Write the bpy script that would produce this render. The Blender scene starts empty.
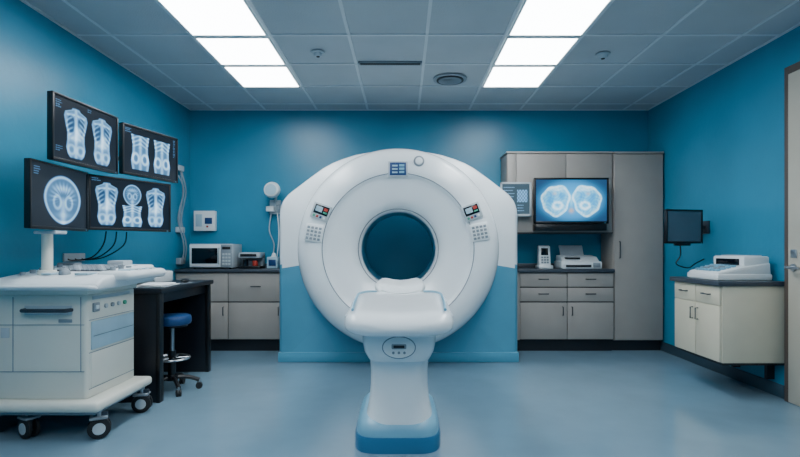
import bpy, bmesh, math
import numpy as np
from mathutils import Matrix, Vector
scene=bpy.context.scene
def lin(c):
    c=c/255.0
    return c/12.92 if c<=0.04045 else ((c+0.055)/1.055)**2.4
def col(r,g,b): return (lin(r),lin(g),lin(b),1.0)
# ---------------------------------------------------------------- materials
def mat(name,c,rough=0.5,metal=0.0,var=0.06,scale=6.0,bump=0.0,bscale=60.0,spec=0.5,coat=0.0):
    m=bpy.data.materials.new(name); m.use_nodes=True
    nt=m.node_tree; b=nt.nodes['Principled BSDF']
    b.inputs['Roughness'].default_value=rough
    b.inputs['Metallic'].default_value=metal
    b.inputs['Specular IOR Level'].default_value=spec
    b.inputs['Coat Weight'].default_value=coat
    tc=nt.nodes.new('ShaderNodeTexCoord')
    n=nt.nodes.new('ShaderNodeTexNoise'); n.inputs['Scale'].default_value=scale; n.inputs['Detail'].default_value=3
    nt.links.new(tc.outputs['Object'],n.inputs['Vector'])
    r=nt.nodes.new('ShaderNodeValToRGB')
    r.color_ramp.elements[0].position=0.3; r.color_ramp.elements[1].position=0.7
    r.color_ramp.elements[0].color=(c[0]*(1-var),c[1]*(1-var),c[2]*(1-var),1)
    r.color_ramp.elements[1].color=(min(1,c[0]*(1+var)),min(1,c[1]*(1+var)),min(1,c[2]*(1+var)),1)
    nt.links.new(n.outputs['Fac'],r.inputs['Fac'])
    nt.links.new(r.outputs['Color'],b.inputs['Base Color'])
    if bump>0:
        n2=nt.nodes.new('ShaderNodeTexNoise'); n2.inputs['Scale'].default_value=bscale; n2.inputs['Detail'].default_value=4
        nt.links.new(tc.outputs['Object'],n2.inputs['Vector'])
        bp=nt.nodes.new('ShaderNodeBump'); bp.inputs['Strength'].default_value=bump; bp.inputs['Distance'].default_value=0.01
        nt.links.new(n2.outputs['Fac'],bp.inputs['Height']); nt.links.new(bp.outputs['Normal'],b.inputs['Normal'])
    return m
M={}
M['wall']=mat('teal_wall_paint',col(42,132,164),0.34,var=0.08,scale=1.6,bump=0.12,bscale=25)
M['floor']=mat('vinyl_floor',col(112,141,159),0.10,var=0.06,scale=3.0,bump=0.015,bscale=8)
M['grid']=mat('ceiling_tbar',col(205,212,216),0.5,var=0.02)
M['base']=mat('baseboard_rubber',col(48,72,86),0.45)
M['white']=mat('white_enamel',col(232,238,241),0.24,var=0.015,coat=0.3)
M['white2']=mat('white_plastic',col(222,228,230),0.4,var=0.02)
M['bore']=mat('bore_liner',col(52,122,150),0.3,var=0.02)
M['seam']=mat('panel_seam',col(120,135,145),0.5)
M['blue']=mat('gantry_blue',col(84,152,180),0.35,var=0.03)
M['blued']=mat('pedestal_blue',col(45,110,150),0.32,var=0.03)
M['bluel']=mat('pedestal_light_blue',col(120,175,200),0.32,var=0.03)
M['cream']=mat('cream_plastic',col(214,214,204),0.42,var=0.02)
M['cream2']=mat('cream_laminate',col(206,198,176),0.45,var=0.03)
M['cab']=mat('grey_beige_laminate',col(158,152,146),0.45,var=0.03)
M['cabedge']=mat('cabinet_gap',col(60,62,66),0.6)
M['counter']=mat('dark_counter',col(58,66,76),0.35,var=0.1,scale=60)
M['black']=mat('black_plastic',col(10,12,16),0.35)
M['desk']=mat('dark_desk_laminate',col(14,18,28),0.4)
M['kick']=mat('toe_kick',col(20,26,34),0.5)
M['metal']=mat('brushed_metal',col(170,175,180),0.3,metal=0.9)
M['dmetal']=mat('dark_metal',col(70,76,84),0.35,metal=0.7)
M['gray']=mat('gray_plastic',col(130,140,148),0.45)
M['lgray']=mat('light_gray_plastic',col(178,188,194),0.45)
M['pblue']=mat('pale_blue_panel',col(160,190,205),0.35)
M['seat']=mat('blue_vinyl',col(22,62,110),0.4)
M['rubber']=mat('black_rubber',col(20,22,25),0.6)
M['glass']=mat('dark_glass',col(10,15,22),0.08)
M['offscr']=mat('switched_off_screen',col(72,92,106),0.22)
M['paper']=mat('white_paper',col(235,238,240),0.7)
M['door']=mat('door_laminate',col(186,180,166),0.45,var=0.03)
M['frame']=mat('door_frame_paint',col(85,74,68),0.45)
M['navy']=mat('navy_label',col(24,60,110),0.3)
M['red']=mat('red_button',col(180,60,50),0.4)
M['green']=mat('green_button',col(70,160,130),0.4)
m=mat('ceiling_tile',col(176,184,190),0.85,var=0.05,scale=2.0,bump=0.35,bscale=90); M['tile']=m
def emis(name,c,s):
    m=bpy.data.materials.new(name); m.use_nodes=True; nt=m.node_tree
    b=nt.nodes['Principled BSDF']; b.inputs['Base Color'].default_value=(.8,.8,.8,1)
    b.inputs['Emission Color'].default_value=c; b.inputs['Emission Strength'].default_value=s
    return m
m=emis('light_diffuser',(0.91,0.97,1.0,1),7.0); M['light']=m
nt=m.node_tree; b=nt.nodes['Principled BSDF']; tc=nt.nodes.new('ShaderNodeTexCoord'); ck=nt.nodes.new('ShaderNodeTexVoronoi')
ck.inputs['Scale'].default_value=45; ck.inputs['Randomness'].default_value=0.1
nt.links.new(tc.outputs['Object'],ck.inputs['Vector'])
mr=nt.nodes.new('ShaderNodeMapRange'); mr.inputs['From Min'].default_value=0; mr.inputs['From Max'].default_value=0.8; mr.inputs['To Min'].default_value=20; mr.inputs['To Max'].default_value=10
nt.links.new(ck.outputs['Distance'],mr.inputs['Value']); nt.links.new(mr.outputs['Result'],b.inputs['Emission Strength'])
m=bpy.data.materials.new('screen_image'); m.use_nodes=True; nt=m.node_tree; b=nt.nodes['Principled BSDF']
b.inputs['Base Color'].default_value=(0.004,0.005,0.007,1); b.inputs['Roughness'].default_value=0.3; b.inputs['Specular IOR Level'].default_value=.25
at=nt.nodes.new('ShaderNodeAttribute'); at.attribute_name='scr'
nt.links.new(at.outputs['Color'],b.inputs['Emission Color']); b.inputs['Emission Strength'].default_value=2.2
M['screen']=m
# ---------------------------------------------------------------- builder
class B:
    def __init__(s,name):
        s.name=name; s.bm=bmesh.new(); s.mats=[]; s.T=Matrix.Identity(4)
        s.cl=s.bm.verts.layers.float_color.new('scr')
    def mi(s,k):
        if k not in s.mats: s.mats.append(k)
        return s.mats.index(k)
    def _fin(s,verts,faces,k,M=None):
        i=s.mi(k)
        for f in faces: f.material_index=i; f.smooth=True
        T=s.T@M if M is not None else s.T
        for v in verts: v.co=T@v.co
    def box(s,x0,x1,y0,y1,z0,z1,k,bev=0.0,M=None,seg=2):
        t=bmesh.new()
        bmesh.ops.create_cube(t,size=1)
        for v in t.verts:
            v.co=Vector(((x0+x1)/2+v.co.x*(x1-x0),(y0+y1)/2+v.co.y*(y1-y0),(z0+z1)/2+v.co.z*(z1-z0)))
        if bev>0:
            bev=min(bev,abs(x1-x0)*.45,abs(y1-y0)*.45,abs(z1-z0)*.45)
            bmesh.ops.bevel(t,geom=t.edges[:],offset=bev,segments=seg,affect='EDGES',profile=0.5)
        s.merge(t,k,M)
    def merge(s,t,k,M=None):
        mp={}; vs=[];fs=[]
        for v in t.verts:
            n=s.bm.verts.new(v.co); mp[v]=n; vs.append(n)
        for f in t.faces:
            try: fs.append(s.bm.faces.new([mp[v] for v in f.verts]))
            except ValueError: pass
        t.free(); s._fin(vs,fs,k,M)
    def cyl(s,p0,p1,r,k,r2=None,seg=24,bev=0):
        p0=Vector(p0);p1=Vector(p1); d=p1-p0; L=d.length
        t=bmesh.new(); bmesh.ops.create_cone(t,cap_ends=True,segments=seg,radius1=r,radius2=r if r2 is None else r2,depth=L)
        if bev>0:
            e=[e for e in t.edges if abs(e.verts[0].co.z-e.verts[1].co.z)<1e-6]
            bmesh.ops.bevel(t,geom=e,offset=bev,segments=2,affect='EDGES',profile=0.5)
        q=d.to_track_quat('Z','Y').to_matrix().to_4x4()
        s.merge(t,k,Matrix.Translation((p0+p1)/2)@q)
    def sph(s,c,r,k,seg=20):
        t=bmesh.new(); bmesh.ops.create_uvsphere(t,u_segments=seg,v_segments=seg//2,radius=1)
        if not hasattr(r,'__len__'): r=(r,r,r)
        for v in t.verts: v.co=Vector((c[0]+v.co.x*r[0],c[1]+v.co.y*r[1],c[2]+v.co.z*r[2]))
        s.merge(t,k)
    def tube(s,pts,r,k,seg=8,smooth=6):
        P=[Vector(p) for p in pts]
        if smooth and len(P)>2:
            Q=[]
            for i in range(len(P)-1):
                a=P[max(i-1,0)];b=P[i];c=P[i+1];d=P[min(i+2,len(P)-1)]
                for j in range(smooth):
                    u=j/smooth
                    Q.append(0.5*((2*b)+(c-a)*u+(2*a-5*b+4*c-d)*u*u+(3*b-a-3*c+d)*u**3))
            Q.append(P[-1]); P=Q
        loops=[]; up=Vector((0.13,0.31,0.94))
        for i,p in enumerate(P):
            t=(P[min(i+1,len(P)-1)]-P[max(i-1,0)]).normalized()
            a=t.cross(up); 
            if a.length<1e-3: a=t.cross(Vector((1,0,0)))
            a.normalize(); b=t.cross(a)
            loops.append([p+a*r*math.cos(2*math.pi*j/seg)+b*r*math.sin(2*math.pi*j/seg) for j in range(seg)])
        s.loft(loops,k)
    def loft(s,loops,k,cap=True,closed=False,kf=None):
        L=[[s.bm.verts.new(Vector(p)) for p in lp] for lp in loops]
        n=len(L[0]); fs=[]; rng=len(L) if closed else len(L)-1
        for i in range(rng):
            a=L[i]; b=L[(i+1)%len(L)]
            for j in range(n):
                f=s.bm.faces.new([a[j],a[(j+1)%n],b[(j+1)%n],b[j]]); fs.append(f)
                kk=k if kf is None else kf(i,sum((v.co for v in f.verts),Vector())/4)
                f.material_index=s.mi(kk); f.smooth=True
        if cap and not closed:
            for lp in (list(reversed(L[0])),L[-1]):
                f=s.bm.faces.new(lp); f.smooth=True; f.material_index=s.mi(k)
        for lp in L:
            for v in lp: v.co=s.T@v.co
    def prism(s,prof,x0,x1,k,bev=0):
        t=bmesh.new()
        a=[t.verts.new((x0,p[0],p[1])) for p in prof]; b=[t.verts.new((x1,p[0],p[1])) for p in prof]
        n=len(prof); t.faces.new(a); t.faces.new(list(reversed(b)))
        for i in range(n): t.faces.new([a[i],b[i],b[(i+1)%n],a[(i+1)%n]])
        bmesh.ops.recalc_face_normals(t,faces=t.faces)
        if bev>0: bmesh.ops.bevel(t,geom=t.edges[:],offset=bev,segments=3,affect='EDGES',profile=0.5)
        s.merge(t,k)
    def screen(s,x0,x1,y,z0,z1,img):
        nz,nx=img.shape[0],img.shape[1]
        V=[[None]*nx for _ in range(nz)]
        for j in range(nz):
            for i in range(nx):
                v=s.bm.verts.new(s.T@Vector((x0+(x1-x0)*i/(nx-1),y,z0+(z1-z0)*j/(nz-1))))
                c=img[j,i]; v[s.cl]=(float(c[0]),float(c[1]),float(c[2]),1); V[j][i]=v
        mi=s.mi('screen')
        for j in range(nz-1):
            for i in range(nx-1):
                f=s.bm.faces.new([V[j][i],V[j][i+1],V[j+1][i+1],V[j+1][i]]); f.material_index=mi
    def done(s,normals=True,angle=35):
        bm=s.bm
        if normals: bmesh.ops.recalc_face_normals(bm,faces=[f for f in bm.faces if s.mats[f.material_index]!='screen'])
        xs=[v.co for v in bm.verts]
        c=Vector(((min(v.x for v in xs)+max(v.x for v in xs))/2,(min(v.y for v in xs)+max(v.y for v in xs))/2,min(v.z for v in xs)))
        for v in bm.verts: v.co-=c
        me=bpy.data.meshes.new(s.name); bm.to_mesh(me); bm.free()
        for k in s.mats: me.materials.append(M[k])
        me.set_sharp_from_angle(angle=math.radians(angle))
        o=bpy.data.objects.new(s.name,me); o.location=c; scene.collection.objects.link(o); return o
# ---------------------------------------------------------------- constants
CZ=1.13; H=2.74; XL=-2.48; XR=2.86; YB=5.83; YF=-1.6
# ---------------------------------------------------------------- room
def simple(name,*a,k):
    b=B(name); b.box(*a,k); return b.done()
simple('floor',XL-.1,XR+.1,YF-.1,YB+.1,-.1,0,k='floor')
simple('ceiling',XL-.1,XR+.1,YF-.1,YB+.1,H,H+.1,k='tile')
simple('wall_left',XL-.1,XL,YF-.1,YB+.1,0,H,k='wall')
simple('wall_right',XR,XR+.1,YF-.1,YB+.1,0,H,k='wall')
simple('wall_back',XL,XR,YB,YB+.1,0,H,k='wall')
simple('wall_front',XL,XR,YF-.1,YF,0,H,k='wall')
b=B('baseboard_left'); b.box(XL,XL+.012,YF,YB,0,.1,'base',.003); b.done()
b=B('baseboard_right'); b.box(XR-.012,XR,3.74,YB,0,.1,'base',.003); b.box(XR-.012,XR,YF,2.68,0,.1,'base',.003); b.done()
b=B('baseboard_back'); b.box(XL+.013,XR-.013,YB-.012,YB,0,.1,'base',.003); b.done()
xs=[-2.2,-1.6,-1.0,-.41,.18,.77,1.36,1.96,2.56]
ys=[5.57-.6*i for i in range(12)]
b=B('trim_ceiling_grid')
for x in xs: b.box(x-.012,x+.012,YF,YB,H-.006,H,'grid')
for y in ys: b.box(XL,XR,y-.012,y+.012,H-.007,H,'grid')
for (x0,x1,y0,y1) in ((XL,XL+.025,YF,YB),(XR-.025,XR,YF,YB),(XL,XR,YB-.025,YB)): b.box(x0,x1,y0,y1,H-.008,H,'grid')
b.done()
for x0,W in ((-1.6,.6),(.77,.59)):
    for i in (1,2,3,4,5,7,8,10):
        y1=5.57-.6*i; y0=y1-.6
        b=B('ceiling_light_panel')
        z0,z1=H-.020,H-.007
        for (a0,a1,c0,c1) in ((x0+.012,x0+W-.012,y0+.012,y0+.03),(x0+.012,x0+W-.012,y1-.03,y1-.012),(x0+.012,x0+.03,y0+.03,y1-.03),(x0+W-.03,x0+W-.012,y0+.03,y1-.03)):
            b.box(a0,a1,c0,c1,z0,z1,'white2',.003)
        b.box(x0+.03,x0+W-.03,y0+.03,y1-.03,H-.016,H-.010,'light')
        b.done()
def ceil_disc(name,px,py,r,dark=False):
    d=1.61*500/(248-py); x=(px-403)/500*d
    b=B(name); b.cyl((x,d,H-.007),(x,d,H-.02),r,'lgray' if not dark else 'gray',bev=.004)
    if dark:
        for rr in (.8,.55,.3): b.cyl((x,d,H-.02),(x,d,H-.028),r*rr,'kick' ); b.cyl((x,d,H-.021),(x,d,H-.031),r*(rr-.12),'gray')
    else:
        b.cyl((x,d,H-.02),(x,d,H-.045),r*.7,'lgray',r2=r*.5,bev=.004); b.cyl((x,d,H-.045),(x,d,H-.05),r*.25,'kick')
    b.done()
ceil_disc('smoke_detector',318,51,.055); ceil_disc('smoke_detector',603,53,.06)
ceil_disc('ceiling_air_vent',450,78,.16,True)
b=B('ceiling_slot_diffuser'); b.box(-.385,.165,4.30,4.36,H-.016,H-.002,'gray',.003); b.box(-.37,.15,4.31,4.35,H-.02,H-.014,'kick')
b.done()
# ---------------------------------------------------------------- gantry
cx=-.045; cz=1.12
half=[(1.195,0.0),(1.195,1.46),(1.185,1.54),(1.155,1.61),(1.10,1.675),(.924,1.81),(.76,1.93),(.66,1.985),(.56,2.025),(.43,2.065),(.30,2.09),(.15,2.106),(0,2.11)]
poly=[(x,z-cz) for x,z in half]+[(-x,z-cz) for x,z in reversed(half[:-1])]
def rout(th):
    c,s_=math.cos(th),math.sin(th); best=0
    n=len(poly)
    for i in range(n):
        x1,z1=poly[i]; x2,z2=poly[(i+1)%n]
        ex,ez=x2-x1,z2-z1
        den=c*ez-s_*ex
        if abs(den)<1e-9: continue
        t=(x1*ez-z1*ex)/den; u=(x1*s_-z1*c)/den
        if t>0 and -1e-6<=u<=1+1e-6: best=max(best,t)
    return best
ths=sorted(set([2*math.pi*i/192 for i in range(192)]+[math.atan2(-cz,1.195)%(2*math.pi),math.atan2(-cz,-1.195)%(2*math.pi)]))
R=[rout(t) for t in ths]
def lo(y,sc=None,r=None,zmin=None):
    out=[]
    for t,rr in zip(ths,R):
        q=r if r is not None else rr*sc
        z=cz+q*math.sin(t)
        x=cx+q*math.cos(t)
        if sc is not None and rr*math.sin(t)<-cz+1e-3: z=0.0
        out.append((x,y,z))
    return out
prof=[('r',.36,5.44),('s',.80,5.44),('s',.83,5.41),('s',.83,5.24),('s',.97,5.22),('s',1.0,5.19),('s',1.0,5.04),('s',.995,5.0),('s',.982,4.97),('s',.965,4.955),  # narrow unseen rear added to the housing to shade the wall behind the bore
 ('r',.955,4.945),('r',.96,4.93),('r',.965,4.86),('r',.96,4.78),('r',.945,4.72),('r',.915,4.67),('r',.875,4.635),('r',.82,4.612),('r',.76,4.605),('r',.71,4.607),('r',.69,4.614),
 ('r',.68,4.63),('r',.665,4.642),('r',.62,4.655),('r',.56,4.675),('r',.50,4.70),('r',.45,4.732),('r',.412,4.77),('r',.385,4.815),('r',.368,4.86),('r',.361,4.90)]
loops=[lo(p[2],sc=p[1]) if p[0]=='s' else lo(p[2],r=p[1]) for p in prof]
g=B('ct_scanner')
def kf(i,c):
    if 1<=i<=9: 
        return 'blue' if c.z<0.95 else 'white'
    if i==30: return 'bore'
    return 'white'
g.loft(loops,'white',closed=True,kf=kf)
def ring(bd,r,y,rt,k,n=120):
    lp=[]
    for i in range(n):
        t=2*math.pi*i/n
        lp.append([(cx+(r+rt*math.cos(a))*math.cos(t),y+rt*math.sin(a),cz+(r+rt*math.cos(a))*math.sin(t)) for a in (0,math.pi/2,math.pi,3*math.pi/2)])
    bd.loft(lp,k,closed=True)
ring(g,.70,4.606,.004,'seam'); ring(g,.962,4.80,.004,'seam'); ring(g,.958,4.945,.006,'seam'); ring(g,.386,4.81,.006,'gray')
g.box(cx-1.19,cx+1.19,4.93,4.99,0.0,.10,'blue',.012)
def panel(px,py,w,h,tilt,kind):
    d=4.6; x=(px-403)/500*d; z=CZ-(py-248)/500*d
    g.T=Matrix.Translation((x,4.604,z))@Matrix.Rotation(math.radians(tilt),4,'Y')
    if kind=='scr':
        g.box(-w/2,w/2,-.012,.01,-h/2,h/2,'lgray',.006)
        g.box(-w*.4,w*.4,-.015,-.008,-h*.16,h*.4,'glass',.002)
        for i in range(4): g.box(-w*.36+i*w*.19,-w*.24+i*w*.19,-.018,-.01,-h*.38,-h*.24,['green','red','navy','white'][i],.002)
        g.box(-w*.32,w*.05,-.0165,-.014,-h*.02,h*.3,'pblue'); g.box(w*.12,w*.33,-.0165,-.014,h*.12,h*.3,'red'); g.box(w*.12,w*.33,-.0165,-.014,-h*.04,h*.06,'green')
    elif kind=='keys':
        g.box(-w/2,w/2,-.010,.01,-h/2,h/2,'white2',.006)
        for i in range(4):
            for j in range(4): g.box(-w*.4+i*w*.21,-w*.4+i*w*.21+w*.15,-.014,-.008,-h*.4+j*h*.21,-h*.4+j*h*.21+h*.14,'gray' if (i+j)%3 else 'seam',.002)
    elif kind=='label':
        g.box(-w/2,w/2,-.012,.01,-h/2,h/2,'lgray',.005)
        g.box(-w*.42,w*.42,-.015,-.008,-h*.42,h*.42,'navy',.002)
        for i in range(3): g.box(-w*.3,-w*.02,-.017,-.014,-h*.28+i*h*.22,-h*.18+i*h*.22,'pblue'); g.box(w*.06,w*.32,-.017,-.014,-h*.28+i*h*.22,-h*.14+i*h*.22,'bluel')
    g.T=Matrix.Identity(4)
panel(321,212,.17,.15,20,'scr'); panel(472,212,.17,.15,-20,'scr')
panel(314,233,.17,.16,10,'keys'); panel(480,232,.17,.16,-10,'keys')
panel(398,169,.18,.14,0,'label')
x=(419-403)/500*4.6; z=CZ+(248-161)/500*4.6
g.cyl((x,4.62,z),(x,4.60,z),.05,'gray',bev=.004); g.cyl((x,4.605,z),(x,4.59,z),.034,'white',bev=.004)
g.done(angle=40)
# ---------------------------------------------------------------- patient couch
t=B('patient_couch'); pcx=-.022
def sup(cx_,cy_,a,b_,z,n=4.0,N=64):
    out=[]
    for i in range(N):
        th=2*math.pi*i/N; c,s_=math.cos(th),math.sin(th)
        out.append((cx_+a*math.copysign(abs(c)**(2/n),c),cy_+b_*math.copysign(abs(s_)**(2/n),s_),z))
    return out
def csec(y,hw,zt,zb,n=4.5,N=64,dip=.022):
    out=[]; zc=(zt+zb)/2; hz=(zt-zb)/2
    for i in range(N):
        th=2*math.pi*i/N; c,s_=math.cos(th),math.sin(th)
        x=hw*math.copysign(abs(c)**(2/n),c); z=hz*math.copysign(abs(s_)**(2/(n*.6)),s_)
        if s_>0: z-=dip*s_*(max(0,1-(x/(hw*.86))**2))
        out.append((pcx+x,y,zc+z))
    return out
secs=[(2.58,.17,.730,.700),(2.587,.225,.748,.685),(2.605,.258,.768,.672),(2.635,.280,.786,.663),(2.68,.292,.797,.657),(2.76,.297,.803,.655),(2.95,.303,.808,.657),(3.15,.312,.812,.665),(3.32,.320,.817,.673),(3.46,.322,.820,.68),(3.55,.308,.821,.685),(3.62,.278,.820,.69),(3.68,.238,.814,.70),(3.76,.210,.806,.705),(4.0,.20,.80,.715)]
t.loft([csec(*q) for q in secs],'white')
hs=[(3.82,.160,.812,.785),(3.85,.185,.846,.78),(3.92,.198,.862,.78),(4.05,.202,.868,.78),(4.30,.196,.870,.78),(4.46,.186,.872,.775),(4.53,.165,.870,.775),(4.56,.13,.855,.785)]
t.loft([csec(*q,dip=.03) for q in hs],'white2'); 
t.loft([csec(*q) for q in [(3.95,.20,.80,.715),(4.42,.195,.795,.72),(4.50,.18,.797,.727),(4.54,.15,.79,.74)]],'white')
for sx in (-1,1):
    t.tube([(pcx+sx*.250,2.69,.798),(pcx+sx*.262,2.9,.807),(pcx+sx*.275,3.20,.813),(pcx+sx*.276,3.42,.819),(pcx+sx*.23,3.62,.816),(pcx+sx*.182,3.78,.802)],.008,'bluel')
    t.box(pcx+sx*.303-.008,pcx+sx*.303+.008,2.85,3.15,.715,.745,'lgray',.004)
t.loft([sup(pcx,2.98,a,b_,z) for a,b_,z in ((.205,.27,.685),(.212,.275,.66),(.210,.275,.60),(.200,.268,.55),(.188,.255,.525),(.178,.24,.505))],'white')
t.loft([sup(pcx,3.02,a,b_,z,3.6) for a,b_,z in ((.176,.235,.512),(.172,.225,.48),(.168,.22,.42),(.168,.22,.34),(.174,.225,.27),(.182,.235,.21),(.192,.245,.175),(.196,.25,.15))],'white')
def oval(y,a,b_,z,k,th=.012):
    N=40
    l=[[(pcx+a*math.cos(2*math.pi*i/N)*s_,yy,z+b_*math.sin(2*math.pi*i/N)*s_) for i in range(N)] for yy,s_ in ((y+.03,1),(y+.003,1),(y,.94))]
    t.loft(l,k)
oval(2.700,.092,.062,.592,'seam'); oval(2.696,.086,.056,.592,'white2')
t.box(pcx-.04,pcx+.04,2.688,2.70,.585,.612,'gray',.01); t.box(pcx-.03,pcx+.03,2.685,2.692,.591,.606,'kick',.004)
for dx in(-.03,0,.03): t.cyl((pcx+dx,2.70,.565),(pcx+dx,2.690,.565),.007,'seam')
t.loft([sup(pcx-.008,3.10,a,b_,z,5) for a,b_,z in ((.249,.36,0),(.249,.36,.07),(.245,.355,.085))],'blued')
t.loft([sup(pcx-.008,3.10,a,b_,z,5) for a,b_,z in ((.240,.35,.08),(.238,.348,.115),(.228,.335,.145),(.208,.31,.165),(.195,.28,.175))],'bluel')
t.done(angle=40)
# ---------------------------------------------------------------- screen images
def grid(nx,nz):
    u,v=np.meshgrid(np.linspace(0,1,nx),np.linspace(0,1,nz)); return u,v
def ss(a,b,x):
    q=np.clip((x-a)/(b-a),0,1); return q*q*(3-2*q)
def body_scan(u,v,cx_,cy_,sx,sy):
    p=(u-cx_)/sx; q=(v-cy_)/sy; a=np.abs(p)
    hw=np.interp(q,[-1,-.85,-.6,-.3,0,.3,.6,.78,.90,1.0],[.46,.66,.78,.70,.70,.84,.95,.86,.36,.26])
    body=ss(.05,-.05,a-hw)*ss(1.02,.94,np.abs(q))
    I=.34*body+.18*np.exp(-((a-hw+.10)/.10)**2)*body
    lung=ss(1.05,.70,np.sqrt(((a-.40)/.32)**2+((q-.34)/.42)**2))
    I-=.22*lung
    cage=ss(1.08,.85,np.sqrt((a/.80)**2+((q-.26)/.58)**2))
    ribs=(.5+.5*np.sin((q+.42*a**1.6)*30))**2
    I+=cage*ribs*.34*ss(.08,.45,a)
    I+=.40*np.exp(-((q-.74+.10*a)/.045)**2)*ss(.8,.65,a)*ss(.05,.15,a)
    I+=body*.34*np.exp(-(p/.12)**2)
    I+=.55*body*np.exp(-(((p-.18)/.28)**2+((q-.10)/.22)**2)) 
    I+=.35*body*np.exp(-(((p+.1)/.6)**2+((q+.20)/.14)**2))
    I+=body*.30*np.exp(-((np.sqrt(((a-.36)/.32)**2+((q+.66)/.22)**2)-.8)/.3)**2)*ss(-.35,-.5,q)
    return I
def pelvis_scan(u,v,cx_,cy_,sx,sy):
    p=(u-cx_)/sx; q=(v-cy_)/sy; a=np.abs(p)
    hw=np.interp(q,[-1,-.5,0,.4,1],[.80,.92,.78,.76,.90])
    body=ss(.05,-.05,a-hw)*ss(1.02,.96,np.abs(q)); rim=np.exp(-((a-hw+.12)/.12)**2)
    I=.30*body+.32*rim*body
    I+=body*.38*np.exp(-(p/.14)**2)
    I+=body*.50*np.exp(-((np.sqrt(((a-.45)/.36)**2+((q+.35)/.34)**2)-.8)/.24)**2)
    I+=body*.34*(.5+.5*np.sin((q+.35*a)*26))**2*ss(.2,.45,q)
    return I
def skull_scan(u,v,cx_,cy_,sx,sy):
    p=(u-cx_)/sx; q=(v-cy_)/sy; r=np.sqrt(p**2/(1-.12*ss(.2,-1,q))**2+q**2); th=np.arctan2(q,p)
    body=ss(1.0,.94,r)
    I=.27*body+.45*np.exp(-((r-.90)/.055)**2)
    fan=(.5+.5*np.sin(th*22+np.sin(r*7)))*ss(.85,.5,r)*ss(.18,.4,r)*ss(-.3,.2,q)
    I+=.22*fan*body
    I+=.35*np.exp(-((np.sqrt(((np.abs(p)-.3)/.2)**2+((q+.1)/.28)**2)-.9)/.25)**2)
    I+=.35*np.exp(-(p/.14)**2)*ss(.2,-.1,q)*body+.2*np.exp(-((p/.4)**2+((q+.6)/.12)**2))
    I+=.30*np.exp(-(((p)/.45)**2+((q-.45)/.12)**2))
    return I
rng=np.random.RandomState(3)
def colour(I,u,v,bg=(.002,.005,.010)):
    I=np.clip(I,0,1.1)
    return np.stack([bg[0]+.42*I**2.1,bg[1]+.66*I**1.5,bg[2]+.88*I**1.15],-1)
def text(I,u,v,x0,y0,w,rows,dy=.035,val=.35):
    for r in range(rows):
        m_=(np.abs(v-(y0-r*dy))<dy*.22)&(u>x0)&(u<x0+w*(.5+.5*rng.rand()))
        I=np.where(m_&(np.sin(u*400)>-.3),val,I)
    return I
def img(kind):
    if kind=='m1':
        u,v=grid(230,150); I=body_scan(u,v,.32,.47,.185,.42)+body_scan(u,v,.74,.47,.185,.42)
        I=text(I,u,v,.03,.93,.1,4); I=text(I,u,v,.03,.2,.10,3); I=text(I,u,v,.50,.95,.1,2)
        return colour(I*1.05,u,v)
    if kind=='m2':
        u,v=grid(190,130); I=pelvis_scan(u,v,.29,.47,.18,.38)+pelvis_scan(u,v,.70,.47,.18,.38)
        I=text(I,u,v,.03,.95,.14,3); I=text(I,u,v,.92,.95,.06,12); return colour(I*1.05,u,v)
    if kind=='m3':
        u,v=grid(190,140); I=skull_scan(u,v,.54,.46,.35,.42); I=text(I,u,v,.04,.93,.12,4); return colour(I,u,v)
    if kind=='m4':
        u,v=grid(220,130); I=body_scan(u,v,.19,.48,.14,.43)+skull_scan(u,v,.5,.70,.12,.23)*.9+pelvis_scan(u,v,.5,.26,.14,.22)+body_scan(u,v,.81,.48,.14,.43)
        I=text(I,u,v,.02,.97,.1,2); return colour(I*1.05,u,v)
    if kind=='tv':
        u,v=grid(240,150); P=(u-.5)*1.7; Q=v-.5; A=np.abs(P)
        f=.5+.5*np.sin(P*27+4*np.sin(v*17))*np.sin(v*29+4*np.cos(P*17))
        th=np.arctan2(Q,A-.37); rad=np.sqrt(((A-.37)/(.37))**2+((Q+.06*(A-.37))/(.40))**2)
        edge=.93+.05*np.sin(th*3+.6)+.03*np.sin(th*7)
        wing=ss(.04,-.04,rad-edge)
        I=wing*(.30+.30*f)+.50*np.exp(-((rad-edge+.06)/.08)**2)
        I-=wing*.40*np.exp(-(((A-.50)/.09)**2+((Q-.02)/.15)**2))
        I-=wing*.30*np.exp(-(((A-.24)/.07)**2+((Q-.10)/.10)**2))
        I+=wing*.65*np.exp(-((np.sqrt(((A-.33)/.13)**2+((Q+.12)/.10)**2)-.8)/.3)**2)
        I+=wing*.45*np.exp(-(((A-.34)/.20)**2+((Q-.26)/.05)**2))
        I+=.6*np.exp(-((P/.05)**2+((Q+.02)/.16)**2))
        I=np.clip(I,0,1.05); g_=np.exp(-(((u-.5)/.46)**2+((v-.5)/.49)**2)**3)
        c=np.stack([.01+.02*g_+.46*I**2.2,.04+.22*g_+.52*I**1.3,.10+.46*g_+.42*I],-1)
        warm=(.9*np.exp(-((P/.06)**2+((Q+.24)/.06)**2))+.55*np.exp(-(((A-.40)/.05)**2+((Q-.16)/.04)**2)))[...,None]
        return np.clip(c*(1-.7*warm)+warm*np.array([.42,.24,.10]),0,1)
    if kind=='ui':
        u,v=grid(110,90); I=np.full_like(u,.0)
        for r in range(8): I=text(I,u,v,.06,.88-r*.1,.4,1,.05,.8)
        I=np.where((np.abs(u-.73)<.18)&(np.abs(v-.6)<.2),.55+.3*np.sin(u*60)*np.sin(v*50),I)
        for r in range(3): I=text(I,u,v,.55,.3-r*.09,.35,1,.05,.7)
        return colour(I*.7,u,v,(.03,.055,.075))
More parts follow.
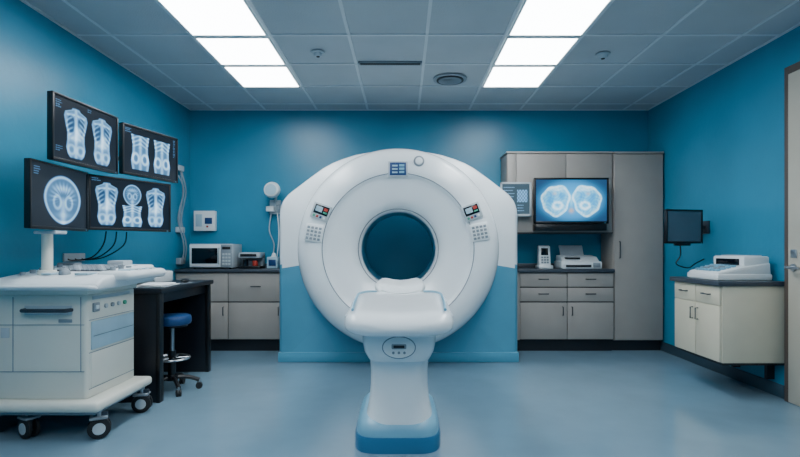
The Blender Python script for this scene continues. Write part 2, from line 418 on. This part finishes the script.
def monitor(name,pl,pr,zc,h,kind,arm=None,bez=.014,thick=.035,body='black'):
    b=B(name); pl=Vector((pl[0],pl[1],0)); pr=Vector((pr[0],pr[1],0)); w=(pr-pl).length
    u=(pr-pl).normalized(); nrm=Vector((u.y,-u.x,0))
    T=Matrix.Identity(4)
    for i in range(3): T[i][0]=u[i]; T[i][1]=-nrm[i]; T[i][2]=(0,0,1)[i]
    T.translation=Vector((pl.x,pl.y,zc))
    b.T=T
    b.box(0,w,.004,thick,-h/2,h/2,body,.006)
    for (x0,x1,z0,z1) in ((0,w,-h/2,-h/2+bez*1.3),(0,w,h/2-bez,h/2),(0,bez,-h/2,h/2),(w-bez,w,-h/2,h/2)):
        b.box(x0,x1,-.004,.012,z0,z1,body,.003)
    b.box(w*.2,w*.8,thick-.004,thick+.025,-h*.32,h*.32,body,.01)
    if kind: b.screen(bez*.9,w-bez*.9,.0025,-h/2+bez*1.2,h/2-bez*.9,img(kind))
    else: b.box(bez*.9,w-bez*.9,.0015,.005,-h/2+bez*1.2,h/2-bez*.9,'offscr')
    b.box(w*.94,w*.96,-.006,0,-h/2+.005,-h/2+.010,'bluel')
    back=T@Vector((w/2,thick+.02,0)); b.T=Matrix.Identity(4)
    if arm: arm(b,back)
    return b.done()
def wallarm(yw=None,dz=0.0):
    def f(b,p):
        y=p.y if yw is None else yw
        mid=Vector(((p.x+XL)/2,(p.y+y)/2+.02,p.z+dz/2))
        b.cyl((p.x,p.y,p.z),mid,.02,'dmetal'); b.cyl(mid,(XL+.02,y,p.z+dz),.02,'dmetal'); b.sph(mid,.028,'dmetal')
        b.box(XL+.001,XL+.022,y-.05,y+.05,p.z+dz-.08,p.z+dz+.08,'dmetal',.004)
        b.box(p.x-.012,p.x+.012,p.y-.06,p.y+.06,p.z-.06,p.z+.06,'dmetal',.004)
    return f
monitor('diagnostic_monitor',(-2.035,2.90),(-1.995,3.50),1.845,.40,'m1',wallarm(yw=3.62))
monitor('diagnostic_monitor',(-2.02,3.60),(-1.87,4.15),1.852,.37,'m2',wallarm(yw=4.1))
monitor('diagnostic_monitor',(-2.09,2.80),(-2.11,3.35),1.438,.395,'m3',wallarm(yw=3.5,dz=0))
monitor('diagnostic_monitor',(-2.14,3.40),(-1.84,3.96),1.445,.38,'m4',wallarm(yw=4.0))
# ---------------------------------------------------------------- console cart
c=B('mobile_imaging_cart')
c.box(-2.40,-1.864,2.95,3.48,.225,.865,'cream',.025,seg=3)
c.box(-2.41,-1.852,2.935,3.49,.855,.895,'cream',.012)
c.box(-2.42,-1.76,2.88,3.52,.175,.235,'cream',.022,seg=3)
c.box(-2.40,-1.80,2.92,3.50,.15,.18,'seam',.01)
for z in (.676,.40): c.box(-2.39,-1.88,2.947,2.952,z-.002,z+.002,'seam')
for x in (-2.30,-1.90): c.box(x-.002,x+.002,2.947,2.952,.40,.84,'seam')
c.box(-2.23,-1.95,2.943,2.95,.735,.79,'lgray',.004)
c.tube([(-2.225,2.95,.765),(-2.22,2.915,.765),(-2.19,2.905,.765),(-1.99,2.905,.765),(-1.96,2.915,.765),(-1.955,2.95,.765)],.012,'dmetal')
c.box(-2.03,-1.95,2.944,2.95,.69,.71,'gray',.002)
c.box(-2.37,-2.32,2.944,2.95,.60,.66,'lgray',.002)
sx=-1.864
c.box(sx-.003,sx+.008,2.985,3.45,.52,.69,'pblue',.006); c.box(sx+.004,sx+.012,3.0,3.435,.60,.604,'seam')
c.box(sx-.003,sx+.004,2.985,3.45,.30,.50,'cream',.004)
for z in (.505,.70,.29): c.box(sx-.003,sx+.0015,2.97,3.46,z-.002,z+.002,'seam')
c.box(sx-.003,sx+.012,3.0,3.06,.745,.80,'gray',.005); c.box(sx-.003,sx+.018,3.015,3.045,.76,.785,'white',.004)
for i in range(4): c.cyl((sx,3.13+i*.07,.77),(sx+.012,3.13+i*.07,.77),.014,['lgray','gray','lgray','green'][i],seg=14)
c.box(sx-.003,sx+.006,3.0,3.4,.82,.84,'lgray',.002)
c.prism([(2.86,.885),(2.845,.92),(2.90,.955),(3.42,1.015),(3.50,1.015),(3.52,.90)],-2.36,-1.74,'white2',.016)
c.box(-1.86,-1.66,3.02,3.52,.93,.99,'white2',.028,seg=3)
sl=(1.015-.955)/.52
def zs(y): return .955+(y-2.90)*sl
ang=math.atan(sl)
for r in range(5):
    y=3.17+r*.043
    for q in range(11):
        x=-2.20+q*.030
        c.box(-.012,.012,-.017,.017,-.002,.012,'gray' if (q+r)%5 else 'lgray',.003,M=Matrix.Translation((x,y,zs(y)))@Matrix.Rotation(ang,4,'X'))
c.box(-.18,.18,-.11,.11,-.002,.004,'black',.002,M=Matrix.Translation((-2.05,3.255,zs(3.255)))@Matrix.Rotation(ang,4,'X'))
c.sph((-2.05,3.03,zs(3.03)+.005),.032,'gray')
for q in range(5): c.cyl((-2.28,3.0+q*.08,zs(3.0+q*.08)-.005),(-2.28,3.0+q*.08,zs(3.0+q*.08)+.02),.016,'gray',seg=14)
for q in range(4): c.cyl((-1.81,3.12+q*.09,.98),(-1.81,3.12+q*.09,1.012),.016,'gray',seg=14); c.box(-1.77,-1.69,3.10+q*.09,3.15+q*.09,.985,.998,'lgray' if q%2 else 'pblue',.004)
c.box(-1.99,-1.88,3.36,3.48,1.01,1.045,'lgray',.008); c.box(-2.34,-2.22,3.38,3.46,1.01,1.03,'gray',.006)
c.box(-2.16,-2.10,2.98,3.08,zs(3.02),zs(3.02)+.012,'pblue',.004); c.box(-1.96,-1.88,2.98,3.08,zs(3.02),zs(3.02)+.012,'pblue',.004)
c.tube([(-2.33,2.87,.90),(-2.33,2.83,.905),(-2.25,2.815,.91),(-1.83,2.815,.91),(-1.76,2.83,.905),(-1.76,2.87,.90)],.012,'white2')
c.cyl((-2.17,3.05,.95),(-2.17,3.05,1.225),.030,'cream'); c.box(-2.22,-2.08,3.0,3.1,1.215,1.234,'lgray',.006); c.cyl((-2.17,3.05,.95),(-2.17,3.05,.995),.05,'cream',bev=.006)
def caster(b,x,y,r=.062,top=.175,a=0.3,w=.016):
    dx,dy=math.cos(a),math.sin(a)
    for s_ in (-1,1):
        ox,oy=-dy*s_*.022,dx*s_*.022
        b.cyl((x+ox-(-dy)*w*.6,y+oy-dx*w*.6,r),(x+ox+(-dy)*w*.6,y+oy+dx*w*.6,r),r,'rubber',seg=28,bev=.006)
        b.cyl((x+ox*1.55,y+oy*1.55,r),(x+ox*1.7,y+oy*1.7,r),r*.55,'lgray',seg=20)
    b.box(-.03,.045,-.012,.012,r*.7,top-.02,'dmetal',.005,M=Matrix.Translation((x,y,0))@Matrix.Rotation(a,4,'Z'))
    b.box(-.05,.045,-.042,.042,r*2-.008,r*2+.008,'gray',.006,M=Matrix.Translation((x,y,0))@Matrix.Rotation(a,4,'Z'))
    b.cyl((x,y,top-.05),(x,y,top),.016,'metal')
caster(c,-1.81,2.98,a=.5); caster(c,-1.80,3.45,a=.2); caster(c,-2.23,2.98,a=2.7); caster(c,-2.36,3.44,a=.4)
c.done()
b=B('monitor_cables')
for k_ in range(3):
    x=-2.16+.03*k_; y0=3.64+.08*k_
    b.tube([(x,y0,1.252),(x-.03,y0+.01,1.15),(-2.30,y0+.05,1.06),(-2.44,y0+.04,1.04),(XL+.004,y0+.04,1.06)],.005,'black')
b.box(XL+.001,XL+.015,3.64,3.88,1.03,1.09,'lgray',.003)
b.done()
# ---------------------------------------------------------------- desk
d=B('dark_workstation_desk')
d.box(-2.465,-1.75,3.62,4.62,.80,.835,'desk',.005)
d.box(-2.45,-1.80,3.65,3.69,0,.80,'desk',.003); d.box(-2.45,-1.80,4.56,4.60,0,.80,'desk',.003)
d.box(-2.45,-2.42,3.69,4.56,.25,.80,'desk',.003)
d.box(-2.42,-1.80,3.69,4.56,.72,.80,'desk',.002)
d.box(-1.80,-1.77,3.64,3.70,0,.80,'black',.004); d.box(-1.80,-1.77,4.55,4.61,0,.80,'black',.004)
d.done()
b=B('paper_stack'); 
for i,(a,o) in enumerate(((.1,0),(-.05,.01),(.2,.0))): b.box(-.10,.10,-.14,.14,0,.006,'paper',.0,M=Matrix.Translation((-1.89+o*.5,3.85,.836+i*.007))@Matrix.Rotation(a,4,'Z'))
b.done()
b=B('desk_telephone'); b.prism([(3.66,.836),(3.66,.872),(3.82,.925),(3.84,.836)],-2.26,-2.06,'white2',.008)
b.box(-2.255,-2.21,3.66,3.82,.915,.945,'black',.01)
for i in range(3):
    for j in range(4): b.box(-2.17+i*.032,-2.15+i*.032,3.68+j*.028,3.70+j*.028,.876+j*.009,.890+j*.009,'gray',.002)
b.done()
b=B('computer_mouse'); b.sph((-1.83,4.20,.856),(.032,.055,.018),'black'); b.box(-1.87,-1.79,4.1,4.3,.8355,.838,'gray'); b.done()
b=B('desk_scanner_box'); b.box(-2.28,-2.03,4.1,4.42,.836,.93,'white2',.012); b.box(-2.27,-2.04,4.095,4.10,.86,.88,'kick'); b.box(-2.26,-2.05,4.12,4.40,.93,.935,'lgray',.003)
b.done()
# stool
s=B('rolling_stool'); X,Y=-1.83,3.96
s.cyl((X,Y,.525),(X,Y,.60),.145,'seat',bev=.022,seg=40); s.cyl((X,Y,.51),(X,Y,.526),.115,'black',seg=30)
s.cyl((X,Y,.20),(X,Y,.51),.018,'metal'); s.cyl((X,Y,.10),(X,Y,.32),.03,'black'); s.cyl((X,Y,.085),(X,Y,.13),.045,'black',bev=.005)
lp=[]
for i in range(48):
    th=2*math.pi*i/48; lp.append([(X+(.13+.009*math.cos(a))*math.cos(th),Y+(.13+.009*math.cos(a))*math.sin(th),.26+.009*math.sin(a)) for a in (0,1.05,2.1,3.14,4.19,5.24)])
s.loft(lp,'metal',closed=True)
for i in range(5):
    a=2*math.pi*i/5+.35; ex,ey=X+.20*math.cos(a),Y+.20*math.sin(a)
    s.tube([(X,Y,.11),(X+.12*math.cos(a),Y+.12*math.sin(a),.10),(ex,ey,.07)],.016,'black')
    s.cyl((ex-.016*math.sin(a),ey+.016*math.cos(a),.026),(ex-.004*math.sin(a),ey+.004*math.cos(a),.026),.026,'rubber'); s.cyl((ex+.016*math.sin(a),ey-.016*math.cos(a),.026),(ex+.004*math.sin(a),ey-.004*math.cos(a),.026),.026,'rubber')
    s.cyl((ex,ey,.02),(ex,ey,.075),.008,'metal')
    s.tube([(X,Y,.26),(X+.13*math.cos(a),Y+.13*math.sin(a),.26)],.006,'metal',smooth=0)
s.done()
# ---------------------------------------------------------------- cabinets
def fronts(b,y,cols,zs_,k='cab',hand=True):
    g_=.004
    for (x0,x1) in cols:
        for (z0,z1,typ) in zs_:
            b.box(x0+g_,x1-g_,y-.018,y,z0+g_,z1-g_,k,.003)
            if hand:
                xm=(x0+x1)/2
                if typ=='d':
                    zm=(z0+z1)/2+.01
                    b.tube([(xm-.05,y-.018,zm),(xm-.05,y-.04,zm),(xm+.05,y-.04,zm),(xm+.05,y-.018,zm)],.006,'dmetal',smooth=0)
                else:
                    xh=x1-.05 if typ=='r' else x0+.05
                    b.tube([(xh,y-.018,z1-.05),(xh,y-.04,z1-.05),(xh,y-.04,z1-.14),(xh,y-.018,z1-.14)],.006,'dmetal',smooth=0)
b=B('base_cabinet')
b.box(-2.475,-1.26,5.45,5.815,.13,.865,'cabedge'); b.box(-2.475,-1.26,5.50,5.815,0,.13,'kick'); b.box(-2.475,-1.25,5.41,5.828,.865,.90,'counter',.004)
fronts(b,5.45,((-2.475,-1.90),(-1.90,-1.30)),((.545,.86,'d'),(.135,.54,'r'))); b.box(-1.30,-1.26,5.435,5.45,.13,.865,'cab')
b.box(-2.475,-1.25,5.80,5.828,.90,.95,'counter',.004)
b.done()
b=B('base_cabinet')
b.box(1.24,2.296,5.45,5.815,.13,.865,'cabedge'); b.box(1.24,2.296,5.50,5.815,0,.13,'kick'); b.box(1.22,2.296,5.41,5.828,.865,.90,'counter',.004)
fronts(b,5.45,((1.27,1.785),(1.785,2.292)),((.705,.86,'d'),(.545,.70,'d')))
fronts(b,5.45,((1.27,1.785),),((.135,.54,'r'),)); fronts(b,5.45,((1.785,2.292),),((.135,.54,'l'),))
b.box(1.22,2.296,5.80,5.828,.90,.95,'counter',.004); b.box(1.24,1.27,5.435,5.45,.13,.865,'cab')
b.done()
b=B('wall_cupboard')
b.box(1.14,2.296,5.49,5.828,1.30,2.17,'cab',.002); b.box(1.13,2.296,5.46,5.828,2.165,2.185,'cab',.002)
fronts(b,5.49,((1.14,1.24),(1.24,1.785),(1.785,2.292)),((1.30,2.165,'x'),),hand=False)
b.box(1.14,2.296,5.47,5.82,1.29,1.30,'cabedge')
b.done()
b=B('tall_storage_cabinet')
b.box(2.302,2.84,5.47,5.815,.12,2.16,'cab',.002); b.box(2.302,2.84,5.52,5.815,0,.12,'kick'); b.box(2.30,2.84,5.44,5.828,2.16,2.18,'cab',.002)
fronts(b,5.47,((2.302,2.84),),((.125,2.155,'x'),),hand=False)
b.tube([(2.36,5.452,1.20),(2.36,5.43,1.20),(2.36,5.43,1.02),(2.36,5.452,1.02)],.006,'dmetal',smooth=0)
b.done()
# ---------------------------------------------------------------- items on left counter
b=B('microwave_oven'); X0,X1,Y0,Y1,Z0,Z1=-2.33,-1.86,5.46,5.78,.915,1.175
b.box(X0,X1,Y0,Y1,Z0,Z1,'lgray',.008); b.box(X0+.005,X1-.13,Y0-.016,Y0,Z0+.008,Z1-.008,'white2',.004)
b.box(X0+.03,X1-.16,Y0-.02,Y0-.012,Z0+.045,Z1-.045,'glass',.003); b.box(X1-.125,X1-.005,Y0-.014,Y0,Z0+.008,Z1-.008,'gray',.003)
b.box(X1-.11,X1-.02,Y0-.018,Y0-.01,Z1-.06,Z1-.03,'black',.002)
for i in range(3):
    for j in range(4): b.box(X1-.108+i*.032,X1-.084+i*.032,Y0-.018,Y0-.01,Z0+.03+j*.035,Z0+.052+j*.035,'lgray',.002)
b.box(X1-.145,X1-.135,Y0-.045,Y0-.033,Z0+.04,Z1-.04,'metal',.003); 
for z in (Z0+.05,Z1-.05): b.box(X1-.145,X1-.135,Y0-.035,Y0-.01,z-.005,z+.005,'metal')
for x in (X0+.04,X1-.04):
    for y in (Y0+.04,Y1-.04): b.cyl((x,y,.9005),(x,y,Z0+.002),.012,'rubber',seg=12)
b.done()
b=B('coffee_maker'); b.box(-1.82,-1.58,5.52,5.74,.901,.93,'black',.006); b.box(-1.82,-1.58,5.64,5.74,.92,1.06,'gray',.008); b.box(-1.82,-1.58,5.53,5.74,1.02,1.08,'lgray',.01)
b.cyl((-1.76,5.585,.931),(-1.76,5.585,1.0),.035,'glass',r2=.028); b.cyl((-1.65,5.585,.931),(-1.65,5.585,.99),.03,'red',bev=.003)
b.box(-1.80,-1.62,5.522,5.53,1.035,1.065,'black',.003); b.done()
b=B('glove_dispenser'); b.box(-1.52,-1.40,5.58,5.72,.901,1.03,'pblue',.006); b.cyl((-1.46,5.65,1.03),(-1.46,5.65,1.075),.03,'white2',r2=.015); b.box(-1.50,-1.42,5.575,5.582,.93,1.0,'navy',.002); b.done()
b=B('electrical_switch_box'); x0=(195-403)/500*5.8; x1=(216-403)/500*5.8; z1=CZ+37/500*5.8; z0=CZ+17/500*5.8
b.box(x0,x1,5.76,5.829,z0,z1,'white2',.008); b.box(x0+.025,x0+.10,5.754,5.762,z0+.05,z1-.04,'pblue',.003); b.box(x0+.13,x1-.03,5.754,5.762,z0+.08,z1-.08,'navy',.003)
b.cyl((x0+.16,5.762,z0+.05),(x0+.16,5.75,z0+.05),.012,'red',seg=14); b.done()
b=B('wall_hose_rail')
for k_,(yy,sw) in enumerate(((5.50,.015),(5.54,.03),(5.46,.04))):
    b.tube([(XL+.03,yy,2.02-.05*k_),(XL+.04+sw,yy+.01,1.75),(XL+.035,yy-.02,1.45),(XL+.05+sw,yy,1.15),(XL+.05,yy+.02,.96)],.006,'gray')
b.box(XL+.001,XL+.04,5.44,5.58,1.98,2.04,'lgray',.006); b.box(XL+.001,XL+.05,5.44,5.58,1.30,1.36,'lgray',.006); b.box(XL+.001,XL+.06,5.45,5.57,.951,1.02,'gray',.006)
b.done()
b=B('wall_exam_lamp'); x=-1.48; z=1.785
b.cyl((x,5.66,z),(x,5.60,z),.095,'white2',r2=.08,seg=36,bev=.008); b.cyl((x,5.60,z),(x,5.592,z),.062,'pblue',seg=30); b.sph((x,5.67,z),(.085,.04,.085),'white2')
b.tube([(x,5.70,z),(x+.02,5.75,z-.06),(x+.0,5.77,z-.14)],.014,'lgray')
b.box(x-.06,x+.06,5.775,5.829,z-.26,z-.10,'lgray',.006); b.box(x-.09,x-.0,5.72,5.78,z-.235,z-.175,'white2',.006); b.cyl((x+.05,5.73,z-.16),(x+.05,5.73,z-.22),.02,'gray')
b.tube([(x-.04,5.77,z-.25),(x-.06,5.76,z-.45),(x-.01,5.78,z-.62),(x-.04,5.79,z-.80)],.007,'lgray'); b.tube([(x+.03,5.77,z-.25),(x+.05,5.76,z-.5),(x+.02,5.78,z-.80)],.006,'white2')
b.done()
# ---------------------------------------------------------------- right side items
def tvarm(b,p):
    b.box(p.x-.12,p.x+.12,p.y-.01,5.470,p.z-.12,p.z+.12,'dmetal',.004)
    b.box(p.x-.38,p.x+.38,5.34,5.468,1.315,1.385,'black',.006)
monitor('wall_television',(1.40,5.335),(2.195,5.335),1.635,.49,'tv',tvarm,bez=.02,thick=.04)
def uiarm(b,p): b.box(p.x+.02,p.x+.12,p.y-.005,5.470,p.z-.05,p.z+.05,'dmetal',.003)
monitor('control_display',(1.05,5.39),(1.385,5.39),1.655,.37,'ui',uiarm,bez=.02,thick=.02,body='lgray')
b=B('card_terminal'); x=(545-403)/500*5.55
b.box(x-.08,x+.08,5.50,5.66,.901,.94,'white2',.01); b.prism([(5.53,.93),(5.56,1.15),(5.60,1.16),(5.64,.93)],x-.07,x+.06,'white2',.01)
b.box(-.045,.035,-.004,.004,.12,.20,'glass',.002,M=Matrix.Translation((x,5.532,.93))@Matrix.Rotation(-.13,4,'X'))
for i in range(3):
    for j in range(3): b.box(-.045+i*.03,-.022+i*.03,-.006,.004,.03+j*.028,.05+j*.028,'gray',.002,M=Matrix.Translation((x,5.532,.93))@Matrix.Rotation(-.13,4,'X'))
b.done()
b=B('desktop_printer'); x0=(558-403)/500*5.6; x1=(598-403)/500*5.6
b.box(x0,x1,5.48,5.76,.902,.985,'white2',.012); b.prism([(5.50,.98),(5.58,1.03),(5.74,1.05),(5.76,.98)],x0+.02,x1-.02,'white2',.008)
b.box(x0+.05,x1-.12,5.474,5.49,.92,.945,'kick',.002); b.box(x1-.1,x1-.02,5.474,5.49,.92,.97,'gray',.003)
b.prism([(5.70,1.04),(5.715,1.04),(5.78,1.16),(5.765,1.16)],x0+.06,x1-.12,'lgray',.003); b.box(x0+.06,x0+.22,5.52,5.60,1.01,1.025,'glass',.003)
b.done()
b=B('wall_hung_cabinet'); x0=2.365; x1=2.858
b.box(x0+.018,x1,3.73,4.36,.27,.845,'cream2',.003); b.box(x0-.02,x1,3.715,4.40,.845,.88,'counter',.004); b.box(x0+.02,x1,3.74,4.36,.25,.272,'kick',.003)
for (y0,y1) in ((3.735,4.045),(4.045,4.355)):
    b.box(x0,x0+.018,y0+.003,y1-.003,.70,.84,'cream2',.003); b.box(x0,x0+.018,y0+.003,y1-.003,.275,.695,'cream2',.003)
    ym=(y0+y1)/2
    b.tube([(x0,ym-.045,.775),(x0-.022,ym-.045,.775),(x0-.022,ym+.045,.775),(x0,ym+.045,.775)],.005,'dmetal',smooth=0)
for yh in (4.01,4.08): b.tube([(x0,yh,.65),(x0-.022,yh,.65),(x0-.022,yh,.56),(x0,yh,.56)],.005,'dmetal',smooth=0)
for y in (3.86,4.25): b.prism([(y-.015,.25),(y+.015,.25),(y+.015,.12),(y-.015,.12)],2.80,x1,'kick')
b.done()
b=B('desktop_lab_analyzer')
b.T=Matrix.Translation((2.61,4.02,.881))@Matrix.Rotation(math.radians(-90),4,'Z')
b.box(-.21,.21,-.21,.21,0,.05,'white2',.012)
b.prism([(-.20,.04),(-.20,.06),(-.02,.105),(.20,.135),(.205,.04)],-.20,.20,'white2',.012)
b.box(-.19,.19,.0,.20,.10,.185,'white2',.014)
b.box(-.14,.14,-.008,.002,.115,.165,'glass',.003)
b.box(-.15,.15,.04,.17,.182,.192,'lgray',.004)
for i in range(7):
    for j in range(4): 
        y=-.175+j*.04; b.box(-.15+i*.044,-.118+i*.044,y,y+.028,.062+.25*(y+.2),.080+.25*(y+.2),'gray' if (i*j)%3 else 'bluel',.003)
b.T=Matrix.Identity(4); b.done()
def rarm(b,p):
    b.cyl((p.x,p.y,p.z),(p.x+.06,p.y+.08,p.z),.016,'dmetal'); b.cyl((p.x+.06,p.y+.08,p.z),(XR-.02,p.y+.12,p.z),.016,'dmetal'); b.box(XR-.022,XR-.001,p.y+.06,p.y+.18,p.z-.06,p.z+.06,'dmetal',.004)
    b.tube([(p.x,p.y+.01,p.z-.12),(p.x+.02,p.y+.03,p.z-.26),(p.x-.02,p.y+.03,p.z-.34),(p.x+.10,p.y+.05,p.z-.38),(p.x+.20,p.y+.10,p.z-.34),(XR-.005,p.y+.15,p.z-.30)],.006,'black')
    b.box(p.x-.07,p.x+.07,p.y-.05,p.y-.01,p.z-.175,p.z-.15,'black',.005)
monitor('wall_monitor',(2.37,4.50),(2.745,4.58),1.325,.31,None,rarm,bez=.016)
# door
b=B('door_1'); 
b.box(XR-.045,XR-.001,2.76,3.655,.005,2.40,'door',.003)
b.cyl((XR-.045,3.60,.99),(XR-.055,3.60,.99),.028,'metal'); b.cyl((XR-.05,3.60,.99),(XR-.10,3.60,.99),.010,'metal'); b.cyl((XR-.10,3.61,.99),(XR-.10,3.48,.985),.010,'metal')
b.box(XR-.05,XR-.044,3.57,3.63,1.06,1.12,'metal',.002)
b.done()
b=B('trim_1')
b.box(XR-.04,XR-.001,3.656,3.70,0,2.46,'frame',.004); b.box(XR-.04,XR-.001,2.70,2.756,0,2.46,'frame',.004); b.box(XR-.04,XR-.001,2.756,3.656,2.404,2.46,'frame',.004)
b.done()
# ---------------------------------------------------------------- world + camera
w=bpy.data.worlds.new('World'); scene.world=w; w.use_nodes=True
w.node_tree.nodes['Background'].inputs['Color'].default_value=(.5,.7,.8,1); w.node_tree.nodes['Background'].inputs['Strength'].default_value=.2
cd=bpy.data.cameras.new('Camera'); cd.lens=22.5; cd.sensor_width=36; cd.shift_x=-3/800; cd.shift_y=19.5/800; cd.clip_start=.05
co=bpy.data.objects.new('Camera',cd); co.location=(0,0,CZ); co.rotation_euler=(math.pi/2,0,0); scene.collection.objects.link(co); scene.camera=co
